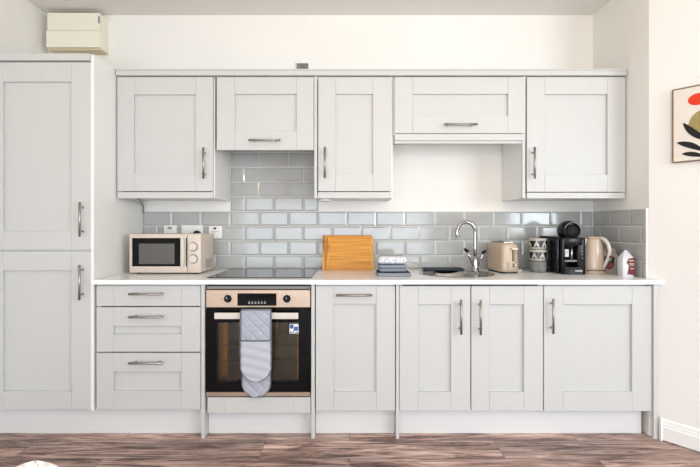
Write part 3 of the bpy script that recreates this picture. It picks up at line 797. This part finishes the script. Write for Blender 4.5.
# ------------------------------------------------------------------ chopping boards (leaning on the tiles)
def board(label, x0, x1, h, yb, lean, slot=False):
    t = thing('chopping_board', label, 'chopping board', ((x0 + x1) / 2, yb, .8812), 0, 'bamboo chopping boards leaning on the tiles')
    t.rotation_euler = (-lean, 0, 0)
    w = (x1 - x0) / 2
    bm = new(); fs = prism(bm, rrect(-w + .014, w - .014, 0.0, h, .003), 0, .018, 'Y'); link('slab', bm, 'bamboo', t, world=False)
    for s in (-1, 1):
        bm = new(); prism(bm, [(s * (w - .0135), 0), (s * (w - .003), 0), (s * w, .004), (s * w, h - .006), (s * (w - .005), h), (s * (w - .0135), h)], -.0004, .0184, 'Y'); link('end_strip', bm, 'bambooedge', t, world=False)
board('larger bamboo chopping board at the back, against the tiles', -.186, .150, .237, 3.005, .20)
board('bamboo chopping board in front of another, its left edge set in', -.153, .156, .226, 2.981, .20)

# ------------------------------------------------------------------ towels
def fold(x0, x1, y0, y1, z0, z1, layers, r=None, sag=0.0, seed=1):
    """stack of soft folded layers with the folded edge to the front"""
    bm = new(); rnd = random.Random(seed); th = (z1 - z0) / layers
    for k in range(layers):
        a, b = z0 + k * th + .0003, z0 + (k + 1) * th - .0003
        j = rnd.uniform(-.003, .003)
        n = 14
        prof = []
        rr = (b - a) / 2
        for i in range(9):
            an = PI / 2 + PI * i / 8
            prof.append((y0 + rr + j + rr * math.cos(an), (a + b) / 2 + rr * math.sin(an)))
        prof += [(y1 - .002 + j, a), (y1 + j, (a + b) / 2), (y1 - .002 + j, b)]
        rows = []
        for i in range(n + 1):
            u = i / n; x = x0 + (x1 - x0) * u
            e = min(u, 1 - u) * n
            s = 1 if e >= 1 else (.55 + .45 * e)
            zc = (a + b) / 2; yc = (y0 + y1) / 2
            dz = .0015 * math.sin(u * 9 + k) 
            rows.append([bm.verts.new((x, y, zc + (z - zc) * s + (dz if k else 0) * .6)) for y, z in prof])
        m_ = len(prof)
        for i in range(n):
            for q in range(m_):
                f = bm.faces.new((rows[i][q], rows[i][(q + 1) % m_], rows[i + 1][(q + 1) % m_], rows[i + 1][q])); f.smooth = True
        bm.faces.new(rows[0]); bm.faces.new(rows[-1][::-1])
    return bm
y0 = 2.625
za, zb_, zc = .8815, Z(273.2, 2.625), Z(264.8, 2.66)
bm = fold(X(377.2, y0), X(411.2, y0), y0, 2.80, za, zb_ - .001, 2, seed=3)
zt1 = zb_ - .001
o = link('tea_towel', bm, ['towelpale', 'toweldark']); tag(o, 'slate grey tea towel folded flat on the worktop, bottom of the pile', 'towel', 'folded towels by the boards')
bm = new(); box(bm, X(377.6, y0), X(410.6, y0), y0 + .012, 2.79, zt1 + .0005, zt1 + .0045, .001)
o = link('tea_towel', bm, 'toweldark'); tag(o, 'near-black cloth lying between the slate grey towels', 'towel', 'folded towels by the boards')
bm = fold(X(379.4, 2.64), X(406.8, 2.64), 2.642, 2.79, zt1 + .0062, zc, 2, seed=5)
o = link('tea_towel', bm, 'towelgrey'); tag(o, 'grey-blue folded hand towel in the middle of the pile by the boards', 'towel', 'folded towels by the boards')
bm = fold(X(378.6, 2.66), X(406.6, 2.66), 2.655, 2.765, zc + .0022, Z(256.2, 2.68), 1, seed=6)
o = link('tea_towel', bm, 'towelprint'); tag(o, 'white and blue patterned rolled towel on top of the pile', 'towel', 'folded towels by the boards')

# ------------------------------------------------------------------ toaster (turned slightly)
def toaster():
    w, L, h = .119, .225, .190
    fx, fy = X(511.2, 2.80), 2.80
    rz = math.radians(9)
    t = thing('toaster', 'cream two-slice toaster standing right of the tap', 'toaster', (fx, fy, .881), rz)
    def body(bm, grow, z0, z1, r, ntop=8):
        rows = []
        steps = [(z0, 1.0)] + [(z0 + (z1 - z0) * k / 6, 1.0 - .015 * k) for k in range(1, 5)]
        rt = .030
        for k in range(7):
            a = PI / 2 * k / 6
            steps.append((z1 - rt + rt * math.sin(a), 0.935 - (rt * (1 - math.cos(a))) / (w / 2) * .75))
        for z, s in steps:
            ww, ll = w / 2 * s, L / 2 - (1 - s) * w / 2
            rows.append([bm.verts.new((x, y, z)) for x, y in rrect(-ww, ww, L / 2 - ll, L / 2 + ll, min(.028, ww * .9), 5)])
        n = len(rows[0])
        for a, b in zip(rows[:-1], rows[1:]):
            for k in range(n):
                f = bm.faces.new((a[k], a[(k + 1) % n], b[(k + 1) % n], b[k])); f.smooth = True
        bm.faces.new(rows[0]); bm.faces.new(rows[-1])
    bm = new(); body(bm, 0, .010, h, .03); link('body', bm, 'toaster', t, world=False)
    bm = new(); prism(bm, rrect(-w / 2 + .004, w / 2 - .004, .004, L - .004, .026), .0006, .0098, 'Z'); link('base', bm, 'black', t, world=False)
    bm = new(); prism(bm, rrect(-.040, .040, .028, L - .028, .012), h - .001, h + .006, 'Z'); tp = link('top_plate', bm, 'steel', t, world=False)
    for s in (-.019, .019):
        bm = new(); box(bm, s - .011, s + .011, .045, L - .045, h + .0055, h + .0068); link('slot', bm, 'blackmat', tp, world=False)
    bm = new(); box(bm, .008, .028, -.0012, .004, .075, .150, .001); ch = link('lever_slot', bm, 'slotbrown', t, world=False)
    bm = new(); box(bm, .009, .013, -.0022, -.001, .075, .150); link('slot_edge', bm, 'blackmat', ch, world=False)
    bm = new(); box(bm, -.004, .036, -.020, .001, .148, .160, .003, 2); link('lever', bm, 'creamdark', t, world=False)
    bm = new(); lathe(bm, .026, .054, [(.0125, .002), (.0115, -.012), (.0005, -.012)], 24, axis='Y')
    dl = link('browning_dial', bm, 'toaster', t, world=False)
    bm = new(); ring = []
    for r_, y_ in ((.0165, -.0006), (.0145, -.0012)):
        ring.append([bm.verts.new((.026 + r_ * math.cos(PI * .15 + 1.3 * PI * k / 20), y_, .054 + r_ * math.sin(PI * .35 + 1.3 * PI * k / 20))) for k in range(21)])
    for k in range(20): bm.faces.new((ring[0][k], ring[0][k + 1], ring[1][k + 1], ring[1][k]))
    link('dial_scale', bm, 'blackmat', t, world=False)
    for z in (.067, .054, .041):
        bm = new(); box(bm, -.027, -.008, -.0035, .002, z - .0045, z + .0045, .001); b_ = link('button', bm, 'toaster', t, world=False)
        bm = new(); box(bm, -.024, -.011, -.0041, -.0034, z - .0012, z + .0012); link('mark', bm, 'blackmat', b_, world=False)
    bm = new(); tube(bm, [(w / 2 - .004, .16, .02), (w / 2 + .03, .15, .012), (w / 2 + .055, .10, .0055), (w / 2 + .085, .13, .006), (w / 2 + .10, .20, .022)], .0045, 8); link('lead', bm, 'white', t, world=False)
M['slotbrown'] = mat('toaster_slot', (0.28, 0.20, 0.11, 1), 0.4, noise=0.1)
toaster()

# ------------------------------------------------------------------ three mugs in a stack
def mug(z0, label, patterned, hang):
    cx, cy, r, h = X(537.9, 2.885), 2.885, .0535, .0715
    t = thing('mug', label, 'mug', (cx, cy, z0), 0, 'stacked mugs')
    bm = new()
    lathe(bm, cx, cy, [(.001, z0 + .002), (r - .012, z0), (r - .006, z0 + .004), (r - .001, z0 + .018), (r, z0 + h - .006), (r + .0012, z0 + h - .001), (r - .001, z0 + h), (r - .0035, z0 + h - .001),
                       (r - .0045, z0 + .02), (r - .012, z0 + .008), (.001, z0 + .007)], 40)
    link('cup', bm, 'mugwhite' if patterned else 'mugstone', t)
    if patterned:
        bm = new(); n = 80; za, zb = z0 + .017, z0 + h - .014
        lo = [bm.verts.new((cx + (r + .0012) * math.cos(2 * PI * k / n), cy + (r + .0012) * math.sin(2 * PI * k / n), za)) for k in range(n)]
        hi = [bm.verts.new((cx + (r + .0014) * math.cos(2 * PI * k / n), cy + (r + .0014) * math.sin(2 * PI * k / n), zb)) for k in range(n)]
        for k in range(n): bm.faces.new((lo[k], lo[(k + 1) % n], hi[(k + 1) % n], hi[k]))
        band = link('black_band', bm, 'mugblack', t)
        bm = new()                            # pale slanting leaf strokes
        rr = r + .0022
        for q in range(14):
            a0 = 2 * PI * q / 14 + hang; tilt = .30 if q % 2 == 0 else -.26
            pts = [(0, .05), (.35, .13), (.7, .11), (1, .03)]
            L_ = [(a0 + tilt * u - wdt, za + .001 + (zb - za - .002) * u) for u, wdt in pts]; R_ = [(a0 + tilt * u + wdt, za + .001 + (zb - za - .002) * u) for u, wdt in pts]
            lv = [bm.verts.new((cx + rr * math.cos(a), cy + rr * math.sin(a), z)) for a, z in L_]; rv = [bm.verts.new((cx + rr * math.cos(a), cy + rr * math.sin(a), z)) for a, z in R_]
            for i in range(3): bm.faces.new((lv[i], rv[i], rv[i + 1], lv[i + 1]))
        link('leaf_pattern', bm, 'mugwhite', band)
    bm = new(); a = math.radians(62)
    ex, ey = math.cos(a), math.sin(a)
    tube(bm, [(cx + ex * (r + d), cy + ey * (r + d), z0 + z) for d, z in ((-.001, .058), (.018, .058), (.027, .046), (.027, .030), (.018, .018), (-.001, .017))], .0045, 8)
    link('handle', bm, 'mugwhite' if patterned else 'mugstone', t)
mug(.8813, 'plain stone grey mug at the bottom of the stack of three', False, 0)
mug(.8813 + .0722, 'black and white patterned mug in the middle of the stack of three', True, .1)
mug(.8813 + .1444, 'black and white patterned mug on top of the stack of three', True, .35)

# ------------------------------------------------------------------ capsule coffee machine
def coffee():
    Y0 = 2.745; cx = lambda x: X(x, Y0); cz = lambda y: Z(y, Y0)
    x0, x1 = cx(562.2), cx(586.8); w = x1 - x0; xm = (x0 + x1) / 2
    t = thing('coffee_machine', 'glossy black capsule coffee machine standing between the mugs and kettle', 'coffee machine', (xm, 2.88, .881))
    zt = cz(237.2)
    bm = new()
    box(bm, x0, x1, 2.835, 3.02, .8815, zt, .012, 3)
    box(bm, x0, x0 + .024, Y0 + .008, 2.86, .8815, zt - .004, .010, 3); box(bm, x1 - .052, x1, Y0 + .008, 2.86, .8815, zt - .004, .012, 3)
    box(bm, x0 + .012, x1 - .02, Y0 + .006, 2.86, cz(246), zt - .002, .008, 2)
    link('body', bm, 'black', t, smooth=True)
    # head: a fat domed cylinder pointing forward, with a ringed front
    hxm, hz_ = X(571.6, 2.78), Z(230.6, 2.78)
    bm = new(); lathe(bm, hxm, hz_, [(.044, 2.862), (.057, 2.855), (.062, 2.84), (.061, 2.80), (.054, 2.775), (.047, 2.765), (.044, 2.768), (.042, 2.785)], 40, axis='Y')
    h = link('head', bm, 'black', t)
    bm = new(); lathe(bm, hxm, hz_ - .004, [(.040, 2.79), (.040, 2.770), (.034, 2.762), (.012, 2.758), (.001, 2.758)], 36, axis='Y'); link('head_cap', bm, 'blackmat', h)
    bm = new()
    for k in range(17):
        pass
    tube(bm, [(hxm + .050 * math.cos(a), 2.766, hz_ + .050 * math.sin(a)) for a in [PI * (.10 + .80 * k / 20) for k in range(21)]], .0022, 8); link('trim_ring', bm, 'grey', h)
    bm = new(); tube(bm, [(xm - .012, 2.80, cz(246) + .004), (xm - .012, 2.80, cz(249.5))], [.019, .014], 18); link('capsule_holder', bm, 'blackmat', t)
    bm = new(); tube(bm, [(cx(575.2), 2.79, cz(246.4)), (cx(575.2), 2.79, cz(262.5))], [.010, .0085], 14); link('cup_column', bm, 'steel', t)
    bm = new(); box(bm, cx(566.6), cx(571.0), 2.772, 2.774, cz(257.2), cz(249.6), .0004); lb = link('label', bm, 'paperwhite', t)
    bm = new()
    for zz in (251.2, 252.6, 254.0): box(bm, cx(567.3), cx(570.4), 2.7712, 2.7722, cz(zz + .5), cz(zz)); 
    link('print', bm, 'greyline', lb)
    bm = new(); box(bm, x0 + .022, x1 - .050, 2.7605, 2.836, cz(262), cz(260.4), .002); link('cup_grid', bm, 'grey', t)
    bm = new(); prism(bm, rrect(x0 + .004, x1 - .004, Y0 - .012, 2.84, .03), .8815, cz(267), 'Z')
    dt = link('drip_tray', bm, 'black', t)
    bm = new(); box(bm, cx(574), cx(581.5), Y0 - .0132, Y0 - .0115, cz(271.6), cz(269.8)); link('badge', bm, 'greyline', dt)
    for zz in (251.8, 254.6, 258.4):
        bm = new(); lathe(bm, X(583.0, Y0), cz(zz), [(.0036, Y0 + .009), (.0036, Y0 + .0065), (.0002, Y0 + .0065)], 12, axis='Y'); link('button', bm, 'greyline', t)
    # water tank hugging the left side, towards the back
    bm = new(); box(bm, x0 - .018, x0 - .0005, 2.775, 3.02, .8815, Z(237, 2.80), .007, 2)
    tk = link('water_tank', bm, 'tank', t, smooth=True)
    bm = new(); box(bm, x0 - .020, x0 - .001, 2.773, 3.022, Z(237, 2.80) - .012, Z(237, 2.80) + .002, .003, 2); link('tank_lid', bm, 'blackmat', tk)
M['tank'] = mat('smoke_tank', (0.008, 0.009, 0.011, 1), 0.12, spec=0.25, noise=0.05)
coffee()

# ------------------------------------------------------------------ kettle
def kettle():
    cx, cy = X(593.2, 2.83), 2.83
    t = thing('kettle', 'cream electric kettle with a big loop handle in the corner', 'kettle', (cx, cy, .881))
    zb = .8812
    bm = new(); lathe(bm, cx, cy, [(.066, zb), (.069, zb + .004), (.067, zb + .016), (.060, zb + .020)], 40); link('base', bm, 'kettle', t)
    prof = [(.058, zb + .0205), (.0665, zb + .024), (.0675, zb + .036), (.065, zb + .09), (.059, zb + .145), (.052, zb + .190), (.049, zb + .208), (.045, zb + .216)]
    bm = new(); lathe(bm, cx, cy, prof, 44); bd = link('body', bm, 'kettle', t)
    bm = new(); lathe(bm, cx, cy, [(.044, zb + .2165), (.045, zb + .220), (.040, zb + .227), (.015, zb + .231), (.001, zb + .231)], 36); link('lid', bm, 'kettle', t)
    d = Vector((.47, -.883, 0))
    bm = new()
    hp = [(.030, .222), (.058, .220), (.080, .208), (.099, .182), (.107, .148), (.101, .112), (.084, .072), (.066, .034)]
    pts = [(cx + d.x * a, cy + d.y * a, zb + b) for a, b in hp]
    tube(bm, pts, [.010, .011, .0115, .0115, .0105, .010, .0095, .008], 14); hd = link('handle', bm, 'creamdark', t)
    bm = new(); q = Vector(pts[-1]); tube(bm, [(q.x, q.y, q.z + .004), (q.x - d.x * .016, q.y - d.y * .016, q.z - .014)], [.008, .007], 10); link('handle_tip', bm, 'creamdark', hd)
    bm = new(); q = Vector(pts[5]); lathe(bm, q.x, q.y - .011, [(.0005, q.z + .004), (.005, q.z + .002), (.005, q.z - .006), (.0005, q.z - .008)], 10); link('switch', bm, 'red', hd)
    bm = new(); e = -d
    prism(bm, [(cx - .048, cy - .014), (cx - .048, cy + .014), (cx - .078, cy)], zb + .175, zb + .2155, 'Z'); link('spout', bm, 'kettle', t)
    bm = new()
    for a in range(7):
        an = -PI / 2 + (-.9 + a * .3); box(bm, cx + .0685 * math.cos(an) - .003, cx + .0685 * math.cos(an) + .003, cy + .0685 * math.sin(an) - .001, cy + .0685 * math.sin(an) + .001, zb + .0175, zb + .0225)
    link('base_marks', bm, 'blackmat', t)
kettle()

# ------------------------------------------------------------------ two bags by the return wall
def bag(label, x0, x1, yf, dep, h, rz, m, kind):
    w = (x1 - x0) / 2
    t = thing('food_bag', label, 'bag', ((x0 + x1) / 2, yf, .8812), rz)
    bm = new(); hs = h * .72
    rows = []
    for z, s, k in ((0, .96, .96), (.01, 1, 1), (hs * .5, 1.03, 1.04), (hs, 1, 1), (h * .88, .55 if kind != 'dark' else .72, .42), (h, .12 if kind != 'dark' else .62, .07)):
        rows.append([bm.verts.new((x, y, z)) for x, y in rrect(-w * s, w * s, dep / 2 - dep / 2 * k, dep / 2 + dep / 2 * k, min(.006, dep / 2 * k * .8), 2)])
    n = len(rows[0])
    for a, b in zip(rows[:-1], rows[1:]):
        for k in range(n): bm.faces.new((a[k], a[(k + 1) % n], b[(k + 1) % n], b[k]))
    bm.faces.new(rows[0]); bm.faces.new(rows[-1])
    link('sack', bm, m, t, world=False, smooth=True)
    if kind == 'dark':
        bm = new(); pr = [(-.026, .05), (.026, .05), (.024, .075), (.028, .105), (0, .112), (-.028, .105), (-.024, .075)]
        prism(bm, pr, -.0042, -.001, 'Y'); s = link('badge', bm, 'blackmat', t, world=False)
        bm = new(); prism(bm, [(-.022, .038), (0, .026), (.022, .038), (.024, .064), (.004, .073), (-.024, .064)], -.0058, -.0035, 'Y'); link('red_emblem', bm, 'red', s, world=False)
        bm = new()
        for k, z in enumerate((.098, .090, .082)): box(bm, -.016 + .003 * k, .016 - .003 * k, -.0050, -.0040, z - .002, z + .002)
        link('lettering', bm, 'mugwhite', s, world=False)
    else:
        bm = new(); prism(bm, [(-.008, .018), (w * .96, .012), (w * .99, .112), (.0, .108), (-.012, .085), (.002, .066)], -.0036, -.0008, 'Y'); s = link('label', bm, 'red', t, world=False)
        bm = new()
        for (a, b, z, hh) in ((.0, .030, .096, .0035), (.0, .034, .078, .0022), (.004, .032, .070, .0022), (.010, .030, .050, .003)): box(bm, a, b, -.0044, -.0034, z - hh, z + hh)
        link('lettering', bm, 'mugwhite', s, world=False)
        bm = new(); box(bm, w * 1.0, w * 1.035, .006, dep - .006, .015, .11, .0005); link('side_label', bm, 'red', t, world=False)
bag('grey foil bag with a dark red badge, beside the kettle handle', 1.5525, 1.6405, 2.768, .036, .160, math.radians(-40), 'foil', 'dark')
bag('white bag with a red label near the right end of the worktop', X(622.6, 2.60), X(634.6, 2.60), 2.60, .05, .157, math.radians(4), 'paperwhite', 'white')

# ------------------------------------------------------------------ picture on the splayed wall
def picture():
    yl = 2.440                                 # left edge depth on the wall
    zt, zb = Z(90.5, yl), Z(163.4, yl); W = .30; H = zt - zb
    ang = math.atan2(-1 / .80, 1.0)            # along-wall direction towards the camera
    t = thing('framed_picture', 'framed abstract print of red, olive and black leaf shapes on the right wall', 'picture', (splay(yl), yl, zb), ang)
    # local x runs along the wall, local -y points into the room
    fw, dp = .006, .020
    bm = new()
    box(bm, 0, fw, -dp, -.001, 0, H); box(bm, W - fw, W, -dp, -.001, 0, H); box(bm, fw, W - fw, -dp, -.001, 0, fw); box(bm, fw, W - fw, -dp, -.001, H - fw, H)
    link('frame', bm, 'darkwood', t, world=False)
    bm = new(); box(bm, fw, W - fw, -dp + .003, -.002, fw, H - fw); cv = link('canvas', bm, 'canvas', t, world=False)
    ys = -dp + .0028
    def ell(name, m, cx, cz, a, b, tilt=0):
        bm = new(); n = 40
        pts = []
        for k in range(n):
            u, v = a * math.cos(2 * PI * k / n), b * math.sin(2 * PI * k / n)
            pts.append((cx + u * math.cos(tilt) - v * math.sin(tilt), cz + u * math.sin(tilt) + v * math.cos(tilt)))
        prism(bm, pts, ys - .0004, ys + .0008, 'Y'); link(name, bm, m, cv, world=False)
    ell('red_sun', 'artred', .113, H - .074, .043, .031, 0)
    ell('olive_disc', 'artolive', .148, .187, .076, .078)
    def leaf(p0, p1, wd, bend):
        bm = new(); n = 16; L_, R_ = [], []
        v = (p1[0] - p0[0], p1[1] - p0[1]); ln = math.hypot(*v); nx_, nz_ = -v[1] / ln, v[0] / ln
        for k in range(n + 1):
            u = k / n; wv = wd * math.sin(PI * u ** .8) + .0003; bd = bend * math.sin(PI * u)
            x, z = p0[0] + v[0] * u + nx_ * bd, p0[1] + v[1] * u + nz_ * bd
            L_.append((x + nx_ * wv, z + nz_ * wv)); R_.append((x - nx_ * wv, z - nz_ * wv))
        pts = L_ + R_[::-1]
        v0 = [[bm.verts.new((x, y, z)) for x, z in pts] for y in (ys - .0012, ys - .0005)]
        m_ = len(pts)
        for row in v0:
            for k in range(n): bm.faces.new((row[k], row[k + 1], row[m_ - 2 - k], row[m_ - 1 - k]))
        for k in range(m_): bm.faces.new((v0[0][k], v0[0][(k + 1) % m_], v0[1][(k + 1) % m_], v0[1][k]))
        link('black_leaf', bm, 'artblack', cv, world=False)
    leaf((.048, .208), (.172, .092), .016, -.012)
    leaf((.020, .108), (.150, .040), .015, .008)
    leaf((.043, .045), (.150, .016), .012, .005)
    leaf((.270, .220), (.180, .100), .016, .012)
    leaf((.285, .120), (.190, .050), .015, -.012)
picture()

# ------------------------------------------------------------------ white chair whose back just reaches the frame, lower left
def chair():
    cx, cy = -.490, .735; ZTOP = .791
    t = thing('dining_chair', 'white moulded chair back just showing at the bottom left corner', 'chair', (cx, cy - .22, 0), math.radians(8))
    # local: back at +y, seat towards -y
    bm = new(); n = 24
    def zrow(z):
        d = (ZTOP - z); return math.sqrt(max(0.0, d * .12)) if d < .14 else .1296 + (d - .14) * .30
    rows = []
    for z, y in ((.40, -.20), (.435, -.16), (.43, .05), (.44, .16), (.47, .20)):
        rows.append([bm.verts.new((-.20 + .40 * i / n, y, z - .012 * (1 - (2 * i / n - 1) ** 2))) for i in range(n + 1)])
    for k in range(40):
        z = .50 + (ZTOP - .50) * (1 - (1 - k / 40) ** 2)
        hw = max(zrow(z), .004)
        rows.append([bm.verts.new((-hw + 2 * hw * i / n, .215 + .02 * (z - .5) / .3 + .003 * (1 - (2 * i / n - 1) ** 2), z)) for i in range(n + 1)])
    for a, b in zip(rows[:-1], rows[1:]):
        for i in range(n):
            f = bm.faces.new((a[i], a[i + 1], b[i + 1], b[i])); f.smooth = True
    bmesh.ops.recalc_face_normals(bm, faces=bm.faces[:])
    bmesh.ops.solidify(bm, geom=bm.faces[:], thickness=.010)
    link('shell', bm, 'whitesoft', t, world=False)
    for sx in (-1, 1):
        for sy in (-.13, .13):
            bm = new(); tube(bm, [(sx * .13, sy, .412), (sx * .20, sy * 1.55, .0)], [.016, .011], 12); link('leg', bm, 'legwood', t, world=False)
chair()

# ------------------------------------------------------------------ light: daylight through the two openings, plus an added warm ceiling fill
def area(name, loc, target, sx, sy, power, col):
    l = bpy.data.lights.new(name, 'AREA'); l.shape = 'RECTANGLE'; l.size = sx; l.size_y = sy; l.energy = power; l.color = col
    o = bpy.data.objects.new(name, l); COL.objects.link(o); o.location = loc
    o.rotation_euler = (Vector(target) - Vector(loc)).to_track_quat('-Z', 'Y').to_euler(); return o
area('daylight_rear', (-.35, REAR + .02, 0.95), (-.5, 3, 0.55), 3.7, 1.5, 98, (0.78, 0.89, 1.0))
area('daylight_right', (RX - .02, -.85, 1.65), (-.6, 2.6, .9), 1.5, 1.2, 72, (0.80, 0.905, 1.0))
area('ceiling_fill', (.5, -.5, 1.85), (.5, .3, 4), .5, .5, 40, (1.0, 0.80, 0.53))  # added fill, no real lamp: aims up to brighten and warm the ceiling
w = bpy.data.worlds.new('World'); SC.world = w; w.use_nodes = True
bg = w.node_tree.nodes['Background']; bg.inputs['Color'].default_value = (0.92, 0.95, 1.0, 1); bg.inputs['Strength'].default_value = 1.0

# ------------------------------------------------------------------ camera
cd = bpy.data.cameras.new('camera'); cd.sensor_width = 36; cd.lens = F / 700 * 36; cd.shift_y = -(233.5 - HY) / 700.0; cd.clip_start = .05
co = bpy.data.objects.new('camera', cd); COL.objects.link(co); co.location = (0, 0, CH); co.rotation_euler = (PI / 2, 0, 0)
SC.camera = co
SC.view_settings.view_transform = 'Standard'; SC.view_settings.look = 'None'; SC.view_settings.gamma = 1.0
SC.view_settings.exposure = 0.03; SC.view_settings.use_curve_mapping = False
SC.cycles.use_denoising = True
